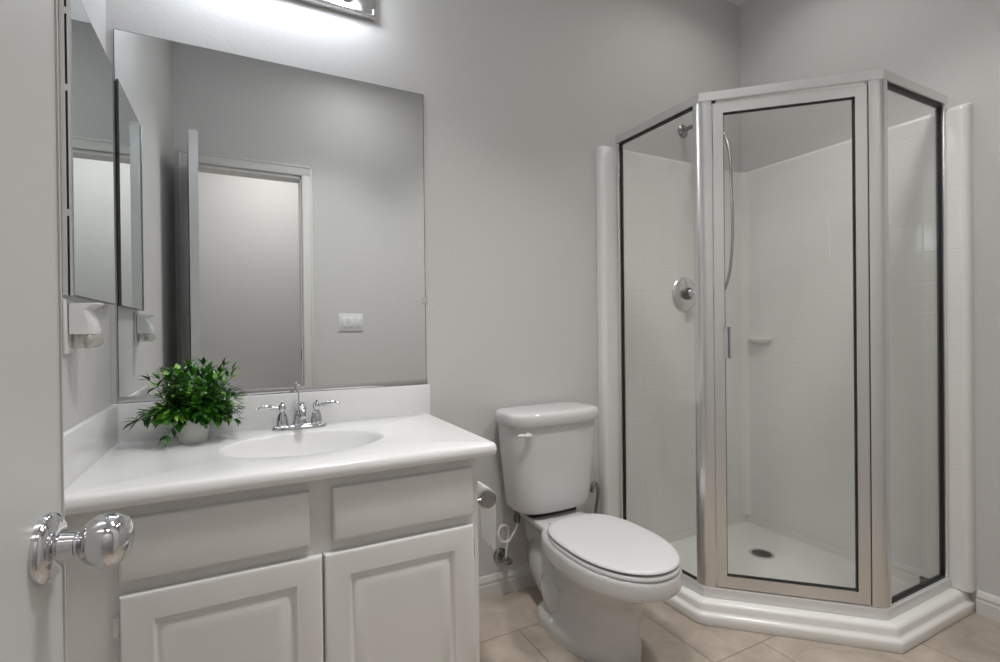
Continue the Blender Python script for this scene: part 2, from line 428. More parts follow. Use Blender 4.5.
# ------------------------------------------------------------------ faucet
FX, FYF = 0.490, -0.068
fau = thing('faucet', 'chrome two handle centerset faucet behind the oval basin', 'faucet', (FX, FYF, ZC))
def oval_ring(cx_, cy_, a, bb_, z, n=40, p=2.6):
    o = []
    for k in range(n):
        t = 2*PI*k/n; c_, s_ = math.cos(t), math.sin(t)
        o.append(Vector((cx_+a*math.copysign(abs(c_)**(2/p), c_), cy_+bb_*math.copysign(abs(s_)**(2/p), s_), z)))
    return o
b = B(); loft(b, [oval_ring(FX, FYF, a, c_, ZC+z) for a, c_, z in ((0.081, 0.029, 0), (0.081, 0.029, 0.006), (0.079, 0.027, 0.010), (0.072, 0.021, 0.014), (0.066, 0.017, 0.0155))], True, True, True)
obj('base_plate', b, CHROME, fau)
b = B()
lathe(b, [(0.012, 0.021), (0.020, 0.021), (0.032, 0.0185), (0.046, 0.017), (0.058, 0.0175), (0.066, 0.016), (0.072, 0.010), (0.075, 0.003)], (FX, FYF, ZC), (0, 0, 1), 28)
sp = spline([(FX, FYF-0.002, ZC+0.045), (FX, FYF-0.022, ZC+0.068), (FX, FYF-0.055, ZC+0.077), (FX, FYF-0.085, ZC+0.068), (FX, FYF-0.100, ZC+0.047)], 6)
tube(b, sp, [0.0155 - 0.0045*i/(len(sp)-1) for i in range(len(sp))], 20)
obj('spout', b, CHROME, fau)
b = B(); tube(b, [(FX, FYF+0.020, ZC+0.012), (FX, FYF+0.020, ZC+0.118)], 0.0024, 10)
lathe(b, [(0, 0.002), (0.003, 0.0045), (0.008, 0.0045), (0.011, 0.003), (0.014, 0.0052), (0.019, 0.0045), (0.022, 0.001)], (FX, FYF+0.020, ZC+0.114), (0, 0, 1), 14)
obj('lift_rod', b, CHROME, fau)
for s in (-1, 1):
    hx = FX + s*0.0505
    b = B()
    lathe(b, [(0.012, 0.0185), (0.020, 0.0182), (0.034, 0.0165), (0.046, 0.0135), (0.052, 0.0095), (0.056, 0.0085), (0.060, 0.0105), (0.068, 0.0115), (0.076, 0.0095), (0.080, 0.005), (0.083, 0.0045), (0.087, 0.002)], (hx, FYF, ZC), (0, 0, 1), 28)
    hd = obj('handle', b, CHROME, fau)
    b = B()
    pts = [(hx+s*0.008, FYF, ZC+0.068), (hx+s*0.022, FYF-0.002, ZC+0.070), (hx+s*0.036, FYF-0.004, ZC+0.0725), (hx+s*0.050, FYF-0.006, ZC+0.074), (hx+s*0.062, FYF-0.008, ZC+0.0725), (hx+s*0.072, FYF-0.010, ZC+0.0695)]
    tube(b, pts, [0.005, 0.006, 0.008, 0.0082, 0.0055, 0.0028], 14)
    obj('lever', b, CHROME, hd)

# ------------------------------------------------------------------ wall mirror
mir = thing('wall_mirror', 'large frameless wall mirror above the vanity', 'mirror', (0.475, 0, 0.85))
MX0, MX1, MZ0, MZ1 = 0.0172, 0.9335, 0.853, 1.9117
b = B(); bx(b, MX0, MX1, -0.0058, -0.0012, MZ0, MZ1); bb_ = obj('mirror_backing', b, MIRROREDGE, mir, smooth=False)
b = B(); bx(b, MX0+0.0016, MX1-0.0022, -0.0062, -0.0057, MZ0+0.001, MZ1-0.0016); obj('mirror_glass', b, MIRROR, mir, smooth=False)
b = B(); bx(b, MX0, MX1+0.002, -0.0115, -0.0009, 0.8478, 0.8495); bx(b, MX0, MX1+0.002, -0.0115, -0.0095, 0.8478, 0.8655, 0.0006)
obj('bottom_channel', b, CHROME, mir)
b = B(); bx(b, MX1-0.012, MX1+0.004, -0.0105, -0.0008, 1.143, 1.168, 0.002); obj('mirror_clip', b, SATIN, mir)
b = B(); bx(b, MX0+0.30, MX0+0.318, -0.010, -0.0008, MZ1-0.004, MZ1+0.006, 0.002)
b.free()

# ------------------------------------------------------------------ medicine cabinet on the left wall
MD, MCZ0, MCZ1 = 0.0205, 1.127, 1.787
MY0, MY1 = -0.432, -0.046
med = thing('medicine_cabinet', 'mirrored medicine cabinet on the left wall beside the vanity mirror', 'cabinet', (0, -0.24, MCZ0))
b = B(); bx(b, 0.0008, 0.0095, MY0+0.001, MY1-0.001, MCZ0+0.001, MCZ1-0.001); obj('cabinet_body', b, SATIN, med, smooth=False)
b = B(); bx(b, 0.0095, 0.0138, MY0+0.004, MY1-0.004, MCZ0+0.004, MCZ1-0.004); obj('door_gap_shade', b, RUB_GAPSHADE, med, smooth=False)  # black block stands in for the shade between body and door
b = B(); bx(b, 0.0138, MD-0.0006, MY0, MY1, MCZ0, MCZ1, 0.0006); d = obj('mirror_door', b, MIRROREDGE, med)
b = B(); bx(b, 0.0137, MD+0.0006, MY0-0.0012, MY0+0.0008, MCZ0, MCZ1, 0.0004); obj('edge_strip', b, SATIN, d)
b = B(); bx(b, MD-0.0008, MD, MY0+0.0015, MY1-0.004, MCZ0+0.002, MCZ1-0.004); obj('mirror_glass', b, MEDGLASS, d, smooth=False)
for z in (1.30, 1.56, 1.72):
    b = B(); bx(b, 0.0094, 0.0139, MY0+0.0005, MY0+0.006, z-0.007, z+0.007); obj('hinge', b, SATIN, med)

# ------------------------------------------------------------------ outlet and plug-in air freshener below the cabinet
outl = thing('electrical_outlet', 'white outlet plate on the left wall under the mirrored cabinet', 'outlet', (0, -0.40, 1.005))
box('outlet_plate', PLASTIC, outl, 0.0005, 0.006, -0.437, -0.363, 1.005, 1.120, bev=0.002)
for zc in (1.035, 1.088):
    box('socket', PLASTIC, outl, 0.0055, 0.0085, -0.417, -0.383, zc-0.017, zc+0.017, bev=0.002)
fr = thing('plug_in_air_freshener', 'white plug-in air freshener with a clear bulb in the left wall outlet', 'air freshener', (0.03, -0.395, 1.018))
b = B()
prof = [(0.0087, 1.112), (0.058, 1.1135), (0.060, 1.111), (0.040, 1.100), (0.0445, 1.086), (0.050, 1.070), (0.054, 1.054), (0.052, 1.046), (0.0087, 1.046)]
def fr_ring(y, k):
    return [Vector((0.0087+(x-0.0087)*k, y, 1.08+(z-1.08)*(0.94+0.06*k))) for x, z in prof]
loft(b, [fr_ring(-0.425, 0.75), fr_ring(-0.420, 0.93), fr_ring(-0.411, 1), fr_ring(-0.379, 1), fr_ring(-0.370, 0.93), fr_ring(-0.365, 0.75)], True, True, True)
obj('freshener_body', b, PLASTIC, fr, angle=35)
b = B(); loft(b, [[Vector((0.010+0.049*r*0.5*(1+math.cos(2*PI*k/28)), -0.395+0.030*r*math.sin(2*PI*k/28), z)) for k in range(28)] for r, z in ((0.90, 1.0462), (1.0, 1.042), (1.04, 1.034), (1.0, 1.025), (0.85, 1.0185), (0.5, 1.0165))], True, True, True)
obj('clear_bowl', b, CLEARP, fr, angle=60)

# ------------------------------------------------------------------ vanity light bar
LX0, LX1, LZ0, LZ1 = 0.098, 0.757, 2.132, 2.242
bar = thing('vanity_light_bar', 'chrome light bar with lit round bulbs above the vanity mirror', 'light fixture', (0.43, 0, 2.187))
b = B(); loft(b, [[Vector((x, y, z)) for x, z in ((LX0+i, LZ0+i), (LX1-i, LZ0+i), (LX1-i, LZ1-i), (LX0+i, LZ1-i))] for i, y in ((0, -0.0008), (0, -0.026), (0.0015, -0.0285), (0.008, -0.030), (0.010, -0.0285))], True, True, True)
obj('back_plate', b, CHROME, bar, angle=15)
for k in range(4):
    xk = 0.198 + 0.154*k
    b = B(); lathe(b, [(0, 0.026), (0.012, 0.026), (0.016, 0.024), (0.022, 0.019), (0.034, 0.018)], (xk, -0.0285, 2.188), (0, -1, 0), 28)
    so = obj('socket', b, CHROME, bar)
    b = B(); R_ = 0.040
    lathe(b, [(0.030, 0.0125), (0.036, 0.014)] + [(0.078-R_*math.cos(a), R_*math.sin(a)) for a in np.linspace(0.42, PI-0.03, 14)], (xk, -0.0285, 2.188), (0, -1, 0), 28)
    obj('light_bulb', b, BULB, bar)

# ------------------------------------------------------------------ potted plant
PX, PY = 0.206, -0.122
pl = thing('potted_plant', 'small bushy green plant in a white pot on the vanity top', 'plant', (PX, PY, ZC))
b = B(); lathe(b, [(0, 0.034), (0.002, 0.0355), (0.035, 0.0375), (0.070, 0.0395), (0.072, 0.0390), (0.072, 0.0365), (0.062, 0.0355)], (PX, PY, ZC+0.0003), (0, 0, 1), 36)
obj('pot', b, POTM, pl)
b = B(); lathe(b, [(0.058, 0.0350), (0.064, 0.034), (0.066, 0.01)], (PX, PY, ZC), (0, 0, 1), 24); obj('soil', b, SOIL, pl)
bl, bs_ = B(), B()
lay = bl.loops.layers.color.new('leafcol')
def leaf(p, d, upv, L, wd, col):
    d = d.normalized(); s = d.cross(upv)
    if s.length < 1e-3: s = Vector((1, 0, 0))
    s.normalize(); n = s.cross(d).normalized()
    prof = [(0, 0.04), (0.22, 0.72), (0.45, 1.0), (0.7, 0.72), (1, 0.02)]
    rows = []
    for t, w_ in prof:
        cpt = p + d*(L*t) - n*(L*0.22*t*t)
        rows.append([bl.verts.new(cpt - s*wd*w_ + n*wd*0.25*w_), bl.verts.new(cpt), bl.verts.new(cpt + s*wd*w_ + n*wd*0.25*w_)])
    for a, c_ in zip(rows, rows[1:]):
        for i in (0, 1):
            f = bl.faces.new((a[i], a[i+1], c_[i+1], c_[i])); f.smooth = True
            for lp in f.loops: lp[lay] = (*col, 1)
stems = []
for i in range(72):
    az = 2*PI*i*0.618 + random.uniform(-0.3, 0.3)
    q = (i+0.5)/72
    el = math.radians(88 - 84*q**0.8) + random.uniform(-0.1, 0.1)
    L = random.uniform(0.062, 0.088)
    if q < 0.35: L = random.uniform(0.085, 0.150)
    stems.append((az, el, L))
for a_, e_, l_ in ((PI*1.04, 0.06, 0.112), (PI*1.12, 0.16, 0.108), (PI*0.95, 0.30, 0.10), (0.0, 0.30, 0.092), (PI*1.32, -0.32, 0.085), (-0.3, -0.05, 0.088), (0.35, 0.45, 0.100), (0.2, 0.55, 0.098)):
    stems.append((a_, e_, l_))
for az, el, L in stems:
    dirv = Vector((math.cos(az)*math.cos(el)*1.0, math.sin(az)*math.cos(el)*0.85, math.sin(el)))
    p0 = Vector((PX + 0.018*math.cos(az), PY + 0.018*math.sin(az), ZC+0.063))
    h0 = Vector((math.cos(az)*0.4, math.sin(az)*0.4, 1)).normalized()
    pts = []
    for k in range(6):
        t = k/5
        p = p0 + (h0*(1-t)*0.6 + dirv*(0.4+0.6*t))*(L*t)
        if p.y > -0.032: p.y = -0.032
        pts.append(p)
    tube(bs_, pts, [0.0013*(1-0.5*k/5) for k in range(6)], 5)
    nn = 4
    for k in range(nn+1):
        t = 0.30 + 0.70*k/nn
        i0 = min(int(t*5), 4); f_ = t*5-i0
        p = pts[i0].lerp(pts[i0+1], f_); d0 = (pts[i0+1]-pts[i0]).normalized()
        if p.z < ZC+0.012: continue
        for j in range(3 if k < nn else 4):
            a2 = 2.1*j + k*PI/2*0.9 + random.uniform(-0.4, 0.4)
            _, u_, w_ = frame_for(d0)
            dd = d0*random.uniform(0.35, 0.8) + (u_*math.cos(a2)+w_*math.sin(a2))*0.9
            if k == nn: dd = d0*1.0 + (u_*math.cos(1.57*j)+w_*math.sin(1.57*j))*0.55
            g = random.random()
            col = (0.10+0.22*g*g, 0.20+0.38*g, 0.05+0.06*random.random())
            if random.random() < 0.15: col = (0.40+0.12*g, 0.64+0.12*g, 0.18)
            LL = random.uniform(0.024, 0.036)
            if p.y + LL*dd.normalized().y > -0.022: dd.y = -abs(dd.y)
            leaf(p, dd, Vector((0.001, 0, 1)), LL, LL*random.uniform(0.20, 0.27), col)
ob = obj('stems', bs_, STEM, pl)
off = pl.location
bmesh.ops.translate(bl, verts=bl.verts[:], vec=-off)
me = bpy.data.meshes.new('foliage'); bl.to_mesh(me); bl.free(); me.materials.append(LEAF)
fo = bpy.data.objects.new('foliage', me); C.objects.link(fo); fo.parent = pl

# ------------------------------------------------------------------ toilet
TX = 1.388
toi = thing('toilet', 'white two piece toilet with a closed lid between vanity and shower', 'toilet', (TX, -0.40, 0))
def egg(yb, yf, w, z, n=64, yw=None, p=2.0, pb=2.0):
    """egg-shaped ring: back at yb, front tip at yf, widest at yw"""
    if yw is None: yw = yb + (yf-yb)*0.45
    o = []
    for k in range(n):
        t = 2*PI*k/n; s_, c_ = math.sin(t), math.cos(t)
        e = p if c_ > 0 else pb
        x = w*math.copysign(abs(s_)**(2/e), s_)
        y = yw + ((yf-yw) if c_ > 0 else (yw-yb))*math.copysign(abs(c_)**(2/e), c_)
        o.append(Vector((TX+x, y, z)))
    return o
# z, yb, yf, w, yw, p, pb
BOWL = [(0.000, -0.185, -0.590, 0.136, -0.31, 2.0, 3.2),
        (0.026, -0.185, -0.590, 0.136, -0.31, 2.0, 3.2),
        (0.044, -0.188, -0.589, 0.132, -0.31, 2.0, 3.2),
        (0.060, -0.195, -0.588, 0.122, -0.32, 2.05, 3.0),
        (0.090, -0.200, -0.586, 0.107, -0.35, 2.2, 2.8),
        (0.135, -0.195, -0.586, 0.098, -0.40, 2.3, 2.6),
        (0.175, -0.190, -0.592, 0.099, -0.41, 2.2, 2.6),
        (0.205, -0.185, -0.612, 0.114, -0.43, 2.1, 2.5),
        (0.232, -0.183, -0.645, 0.132, -0.45, 2.1, 2.5),
        (0.254, -0.184, -0.682, 0.147, -0.47, 2.1, 2.4),
        (0.270, -0.187, -0.706, 0.157, -0.48, 2.1, 2.5),
        (0.275, -0.188, -0.724, 0.167, -0.483, 2.1, 2.5),
        (0.281, -0.190, -0.731, 0.1715, -0.485, 2.1, 2.5),
        (0.292, -0.192, -0.734, 0.173, -0.485, 2.1, 2.5),
        (0.314, -0.196, -0.733, 0.173, -0.485, 2.1, 2.5),
        (0.328, -0.202, -0.729, 0.170, -0.485, 2.1, 2.5),
        (0.3355, -0.215, -0.717, 0.160, -0.485, 2.1, 2.5)]
b = B()
loft(b, [egg(r[1], r[2], r[3], r[0], yw=r[4], p=r[5], pb=r[6]) for r in spline(BOWL, 4)], True, True, True)
# rear deck that carries the tank
def deck_ring(w0, w1, y0, y1, z):
    n = 10; o = []
    for k in range(n+1): o.append(Vector((TX-w0+2*w0*k/n, y0, z)))
    for k in range(n+1): o.append(Vector((TX+w1-2*w1*k/n, y1, z)))
    return o
loft(b, [deck_ring(0.050, 0.060, -0.035, -0.30, 0.205), deck_ring(0.058, 0.075, -0.03, -0.30, 0.265), deck_ring(0.078, 0.098, -0.028, -0.30, 0.302), deck_ring(0.090, 0.112, -0.026, -0.30, 0.313), deck_ring(0.093, 0.116, -0.026, -0.30, 0.332), deck_ring(0.089, 0.112, -0.029, -0.298, 0.338)], True, True, True)
# rear trapway bulge and outlet
loft(b, [[Vector((TX+w*math.sin(2*PI*k/24), y, zc+h*math.cos(2*PI*k/24))) for k in range(24)] for y, w, zc, h in ((-0.06, 0.04, 0.17, 0.05), (-0.075, 0.075, 0.16, 0.09), (-0.12, 0.090, 0.15, 0.115), (-0.20, 0.105, 0.14, 0.13), (-0.27, 0.110, 0.13, 0.125), (-0.34, 0.09, 0.13, 0.11), (-0.40, 0.03, 0.13, 0.08))], True, True, True)
# trapway swelling on both flanks
for s in (-1, 1):
    lathe(b, [(-0.080, 0.008), (-0.066, 0.030), (-0.04, 0.046), (0, 0.050), (0.04, 0.046), (0.066, 0.030), (0.080, 0.008)], (TX+s*0.082, -0.285, 0.112), (0, 0.55, 0.83), 24)
obj('bowl', b, PORC, toi, angle=60)
for s in (-1, 1):
    b = B(); lathe(b, [(0, 0.0135), (0.004, 0.0135), (0.014, 0.0105), (0.019, 0.006), (0.0205, 0.001)], (TX+s*0.120, -0.325, 0.036), (s*0.35, 0, 1), 20)
    obj('bolt_cap', b, PLASTIC, toi)
# seat and lid
def slab(rings):
    bm = B(); loft(bm, rings, True, True, True); return bm
kw = dict(yw=-0.49, p=2.1, pb=2.9)
obj('seat', slab([egg(-0.264-a, -0.730+a, 0.164-a, z, **kw) for a, z in ((0.004, 0.3330), (0, 0.3360), (0, 0.3425), (0.003, 0.3460), (0.012, 0.3470))]), SEATM, toi, angle=50)
obj('lid', slab([egg(-0.258-a, -0.729+a, 0.1625-a, z, **kw) for a, z in ((0.010, 0.3515), (0.003, 0.3525), (0, 0.3555), (0.001, 0.3590), (0.006, 0.3618), (0.018, 0.3632), (0.06, 0.3648), (0.11, 0.3655))]), SEATM, toi, angle=50)
for s in (-1, 1):
    b = B(); bx(b, TX+s*0.070-0.018, TX+s*0.070+0.018, -0.280, -0.252, 0.3365, 0.3560, 0.006); obj('seat_hinge', b, SEATM, toi)
obj('seat_gap_shade', slab([egg(-0.274, -0.717, 0.151, z, **kw) for z in (0.3465, 0.3518)]), RUB_GAPSHADE, toi)  # black sheet painted in as the shade between seat and lid
# tank
def rr(w, yb, yf, z, n=56, p=4.2, bow=0.0):
    o = []; yc = 0.5*(yb+yf); h = 0.5*(yb-yf)
    for k in range(n):
        t = 2*PI*k/n; c_, s_ = math.cos(t), math.sin(t)
        x = w*math.copysign(abs(c_)**(2/p), c_); y = yc + h*math.copysign(abs(s_)**(2/p), s_)
        if y < yc: y -= bow*(1-(x/w)**2)*(yc-y)/h
        o.append(Vector((TX+x, y, z)))
    return o
TB = [(0.357, 0.130, -0.045, -0.165), (0.360, 0.146, -0.035, -0.180), (0.369, 0.158, -0.030, -0.189), (0.385, 0.164, -0.028, -0.193), (0.50, 0.177, -0.025, -0.200), (0.60, 0.187, -0.022, -0.204), (0.692, 0.194, -0.020, -0.206)]
b = B(); loft(b, [rr(w, yb, yf, z, bow=0.016) for z, w, yb, yf in TB], True, True, True); tank = obj('tank', b, PORC, toi, angle=60)
TLD = [(0.690, 0.196, -0.018, -0.209), (0.692, 0.201, -0.014, -0.216), (0.697, 0.2035, -0.012, -0.219), (0.718, 0.2045, -0.012, -0.220), (0.730, 0.203, -0.013, -0.218), (0.737, 0.197, -0.017, -0.212), (0.7405, 0.184, -0.028, -0.199), (0.742, 0.152, -0.05, -0.176)]
b = B(); loft(b, [rr(w, yb, yf, z, bow=0.016) for z, w, yb, yf in TLD], True, True, True); obj('tank_lid', b, PORC, toi, angle=60)
b = B()
LVX, LVZ = TX-0.143, 0.662
lathe(b, [(0, 0.011), (0.007, 0.011), (0.010, 0.008)], (LVX, -0.205, LVZ), (0, -1, 0), 20)
tube(b, [(LVX, -0.220, LVZ), (LVX-0.018, -0.224, LVZ+0.002), (LVX-0.036, -0.222, LVZ+0.004), (LVX-0.048, -0.219, LVZ+0.005)], [0.0065, 0.007, 0.007, 0.004], 12)
bx(b, LVX-0.008, LVX+0.010, -0.225, -0.214, LVZ-0.006, LVZ+0.006, 0.003)
obj('flush_lever', b, SEATM, toi)
for s in (-1, 1):
    b = B(); lathe(b, [(0, 0.006), (0.02, 0.006), (0.02, 0.010), (0.034, 0.010)], (TX+s*0.128, -0.10, 0.328), (0, 0, 1), 12); obj('tank_bolt', b, SATIN, toi)
b = B(); bx(b, TX-0.100, TX+0.100, -0.160, -0.045, 0.336, 0.359); obj('tank_gasket', b, RUB_GAPSHADE, toi)

# ------------------------------------------------------------------ supply valve with looped hose
sv = thing('toilet_supply_valve', 'chrome stop valve with a looped white hose on the wall left of the toilet', 'valve', (1.232, 0, 0.10))
VXC, VZ = 1.232, 0.150
b = B(); lathe(b, [(0.0008, 0.030), (0.004, 0.030), (0.009, 0.026), (0.012, 0.015)], (VXC, 0, VZ), (0, -1, 0), 28); obj('escutcheon', b, CHROME_DARKREFL, sv)
b = B(); tube(b, [(VXC, -0.008, VZ), (VXC, -0.062, VZ)], 0.008, 14); lathe(b, [(0, 0.009), (0.004, 0.0125), (0.020, 0.0125), (0.024, 0.009)], (VXC, -0.050, VZ-0.012), (0, 0, 1), 16); obj('valve_body', b, CHROME_DARKREFL, sv)
b = B(); loft(b, [[Vector((VXC+a*0.020*k_, -0.062-y, VZ+bb2*0.011*k_)) for a, bb2 in [(math.cos(2*PI*k/20), math.sin(2*PI*k/20)) for k in range(20)]] for k_, y in ((0.6, 0), (0.95, 0.003), (1, 0.007), (0.95, 0.011), (0.5, 0.014))], True, True, True); obj('valve_handle', b, CHROME_DARKREFL, sv)
TCX, TCY, TCZ = TX-0.135, -0.105, 0.331
b = B()
hp = [(VXC, -0.050, VZ+0.010), (VXC+0.005, -0.052, VZ+0.06), (VXC+0.010, -0.056, VZ+0.105), (VXC+0.000, -0.062, VZ+0.135), (VXC-0.030, -0.070, VZ+0.143), (VXC-0.046, -0.078, VZ+0.120), (VXC-0.036, -0.086, VZ+0.094), (VXC-0.012, -0.094, VZ+0.092), (VXC+0.006, -0.100, VZ+0.118), (TCX-0.001, -0.104, TCZ-0.036), (TCX, TCY, TCZ-0.012)]
tube(b, spline(hp, 8), 0.0047, 12); obj('hose', b, HOSEW, sv)
b = B(); lathe(b, [(-0.020, 0.008), (-0.016, 0.013), (0.004, 0.014), (0.010, 0.010), (0.0285, 0.010)], (TCX, TCY, TCZ), (0, 0, 1), 16); obj('coupling_nut', b, DARKMETAL, sv)

# ------------------------------------------------------------------ toilet paper holder and roll on the cabinet side
RX, RZ, RY0, RY1 = 0.949, 0.562, -0.482, -0.360
th_ = thing('toilet_paper_holder', 'chrome toilet paper holder on the right side of the vanity cabinet', 'toilet paper holder', (VX1, -0.42, 0.54))
for y in (RY0, RY1):
    b = B(); lathe(b, [(0.0012, 0.020), (0.004, 0.020), (0.007, 0.014)], (VX1, y, RZ), (1, 0, 0), 24); tube(b, [(VX1+0.004, y, RZ), (RX-0.008, y, RZ)], 0.008, 14)
    lathe(b, [(-0.009, 0.016), (-0.007, 0.0235), (0.005, 0.0235), (0.008, 0.016)], (RX, y, RZ), (0, 1, 0), 28)
    obj('bracket', b, CHROME_DARKREFL, th_)
b = B(); tube(b, [(RX, RY0, RZ), (RX, RY1, RZ)], 0.0085, 16); obj('roller', b, CHROME, th_)
rl = thing('toilet_paper_roll', 'white toilet paper roll with a hanging sheet beside the vanity', 'toilet paper', (RX, -0.42, RZ-0.16))
b = B(); n = 36
def cyl(r, y): return [Vector((RX+r*math.cos(2*PI*k/n), y, RZ+r*math.sin(2*PI*k/n))) for k in range(n)]
loft(b, [cyl(0.0185, RY0+0.009), cyl(0.0285, RY0+0.009), cyl(0.0285, RY1-0.010), cyl(0.0185, RY1-0.010), cyl(0.0185, RY0+0.009)])
obj('roll', b, PAPER, rl)
b = B(); cols = []
for i in range(13):
    y = RY0+0.009 + (RY1-0.010-RY0-0.009)*i/12
    zb_ = RZ-0.155 + 0.006*math.sin(i*2.1)+0.004*math.sin(i*5)
    cols.append((y, zb_))
front, back = [], []
def sheet_x(z, y): return RX + 0.0284 + 0.0018*math.sin((z+y)*40) * min(1, (RZ-z)/0.05)
rws = 12
loft(b, [[Vector((sheet_x(RZ+(zb_-RZ)*j/rws, y), y, RZ+(zb_-RZ)*j/rws)) for j in range(rws+1)] for y, zb_ in cols], False)
obj('hanging_sheet', b, TISSUE, rl)

# ------------------------------------------------------------------ bent chrome pipe behind the toilet
hk = B()
tube(hk, spline([(1.668, -0.055, 0.0), (1.668, -0.055, 0.12), (1.667, -0.055, 0.255), (1.676, -0.055, 0.305), (1.680, -0.055, 0.340), (1.674, -0.055, 0.372), (1.661, -0.056, 0.386), (1.648, -0.057, 0.376), (1.643, -0.058, 0.350)], 8), 0.0085, 14)
lathe(hk, [(0, 0.022), (0.006, 0.022), (0.010, 0.010)], (1.668, -0.055, 0), (0, 0, 1), 20)
tag(obj('hooked_chrome_tube', hk, CHROME_DARKREFL), 'short hooked chrome tube rising behind the toilet beside the shower edge', 'pipe')

# ------------------------------------------------------------------ shower: pan, surround, fittings, enclosure
GX, GY = 1.818, -0.8715
A = Vector((GX, -0.492)); Bq = Vector((2.213, GY))
SXF = ROOM_W-0.045
DGU = (Bq-A).normalized(); DGN = Vector((DGU.y, -DGU.x)) ; 
if DGN.dot(Vector((-1, -1))) < 0: DGN = -DGN
def neo(off, fan=5, round1=True):
    """outline offset outward by off: list of 2-D points from the back wall round to the right wall"""
    n0, n1, n2 = Vector((-1, 0)), DGN, Vector((0, -1))
    def miter(p, a, c_):
        bis = (a+c_).normalized(); return p + bis*(off/bis.dot(a))
    pts = [Vector((GX-off, -0.0012))]
    for p, a, c_, rnd in ((A, n0, n1, True), (Bq, n1, n2, False)):
        for k in range(fan):
            t = k/(fan-1)
            if off > 0 and rnd:
                nn_ = (a*(1-t)+c_*t).normalized(); q = p + nn_*off
                m_ = miter(p, a, c_); q = q*0.85 + m_*0.15
            elif off > 0:
                m_ = miter(p, a, c_); nn_ = (a*(1-t)+c_*t).normalized(); q = (p+nn_*off)*0.25 + m_*0.75
            else: q = miter(p, a, c_)
            pts.append(q)
    pts.append(Vector((ROOM_W-0.0012, GY-off)))
    return pts
pan = thing('shower_pan', 'white corner shower pan with a stepped curb', 'shower base', (2.2, -0.45, 0))
b = B()
PROF = [(0.070, 0.0005), (0.072, 0.005), (0.072, 0.028), (0.070, 0.034), (0.064, 0.038), (0.058, 0.042), (0.056, 0.047), (0.055, 0.062), (0.052, 0.069), (0.045, 0.0735), (0.030, 0.0748), (-0.030, 0.0750), (-0.042, 0.073), (-0.048, 0.067), (-0.054, 0.050), (-0.062, 0.040), (-0.078, 0.036)]
R = loft(b, [[Vector((p.x, p.y, z)) for p in neo(o_)] for o_, z in PROF], False)
# floor fan towards the drain
last = R[-1]; DRC = Vector((2.385, -0.315))
ZU = 0.0757   # upstand against the wall panels
fl = [Vector((last[0].co.x, -0.046)), Vector((ROOM_W-0.046, -0.046)), Vector((ROOM_W-0.046, last[-1].co.y))]
wl = [Vector((last[0].co.x, -0.0012)), Vector((ROOM_W-0.0012, -0.0012)), Vector((ROOM_W-0.0012, last[-1].co.y))]
a_ = [b.verts.new((p.x, p.y, 0.036)) for p in fl]; u_ = [b.verts.new((p.x, p.y, ZU)) for p in fl]; w_ = [b.verts.new((p.x, p.y, ZU)) for p in wl]
for q in (0, 1):
    b.faces.new((a_[q], a_[q+1], u_[q+1], u_[q])); b.faces.new((u_[q], u_[q+1], w_[q+1], w_[q]))
loop = [a_[0]] + last[1:-1] + [a_[2], a_[1]]
dr = [b.verts.new((DRC.x + 0.05*(v.co.x-DRC.x)/(v.co.xy-DRC).length, DRC.y + 0.05*(v.co.y-DRC.y)/(v.co.xy-DRC).length, 0.028)) for v in loop]
for i in range(len(loop)):
    j = (i+1) % len(loop)
    if (loop[i].co-loop[j].co).length > 1e-7:
        b.faces.new((loop[i], loop[j], dr[j], dr[i]))
b.faces.new(dr)
bmesh.ops.delete(b, geom=[v for v in b.verts if not v.link_faces], context='VERTS')
bmesh.ops.remove_doubles(b, verts=b.verts[:], dist=1e-5)
obj('pan', b, ACRYLIC_PAN, pan, angle=50)
b = B(); lathe(b, [(0.0275, 0.052), (0.0315, 0.052), (0.0332, 0.048), (0.0325, 0.043), (0.0310, 0.041)], (DRC.x, DRC.y, 0), (0, 0, 1), 36); dn = obj('drain_ring', b, SATIN, pan)
b = B(); lathe(b, [(0.0310, 0.0405), (0.0318, 0.0400)], (DRC.x, DRC.y, 0), (0, 0, 1), 32)
for k in range(7):
    bx(b, DRC.x-0.032+0.005*abs(k-3), DRC.x+0.032-0.005*abs(k-3), DRC.y-0.031+0.0095*k, DRC.y-0.0285+0.0095*k, 0.0317, 0.0332)
obj('drain_grate', b, DARKMETAL, pan)

# surround panels
SZ0, SZ1 = 0.0767, 1.845
def surround_panel(name, lab, m, horiz):
    o = B(); n = 6; r = 0.022; t = 0.045
    # plan profile (s along wall, d out of wall): bullnose on the free edge
    if horiz == 'x': s0, s1 = 1.728, ROOM_W-0.0012
    else: s0, s1 = 0.945, 0.045
    pr = [(s0, 0.0012)]
    sg = 1 if s1 > s0 else -1
    for k in range(n+1):
        a = PI/2*k/n; pr.append((s0+sg*(r-r*math.cos(a)), t-r+r*math.sin(a)))
    pr += [(s1-sg*0.06, t), (s1-sg*0.045, t+0.0) if horiz == 'x' else (s1-sg*0.045, t)]
    pr += [(s1-sg*0.02, t), (s1, t), (s1, 0.0012)]
    def pt(s, d, z, inn): 
        return Vector((s, -d, z)) if horiz == 'x' else Vector((ROOM_W-d, -s, z))
    rings = []
    for dd, z in ((0, SZ0), (0, SZ1-0.02), (0.003, SZ1-0.010), (0.009, SZ1-0.003), (0.018, SZ1)):
        rings.append([pt(s, max(d-dd, 0.0012) if d > 0.0013 else d, z, dd) for s, d in pr])
    loft(o, rings, True, True, True)
    return o
sr = thing('shower_surround', 'glossy white moulded shower wall panels in the corner', 'shower wall', (2.4, -0.02, SZ0))
obj('back_panel', surround_panel('b', '', SURR_BACK, 'x'), SURR_BACK, sr, angle=50)
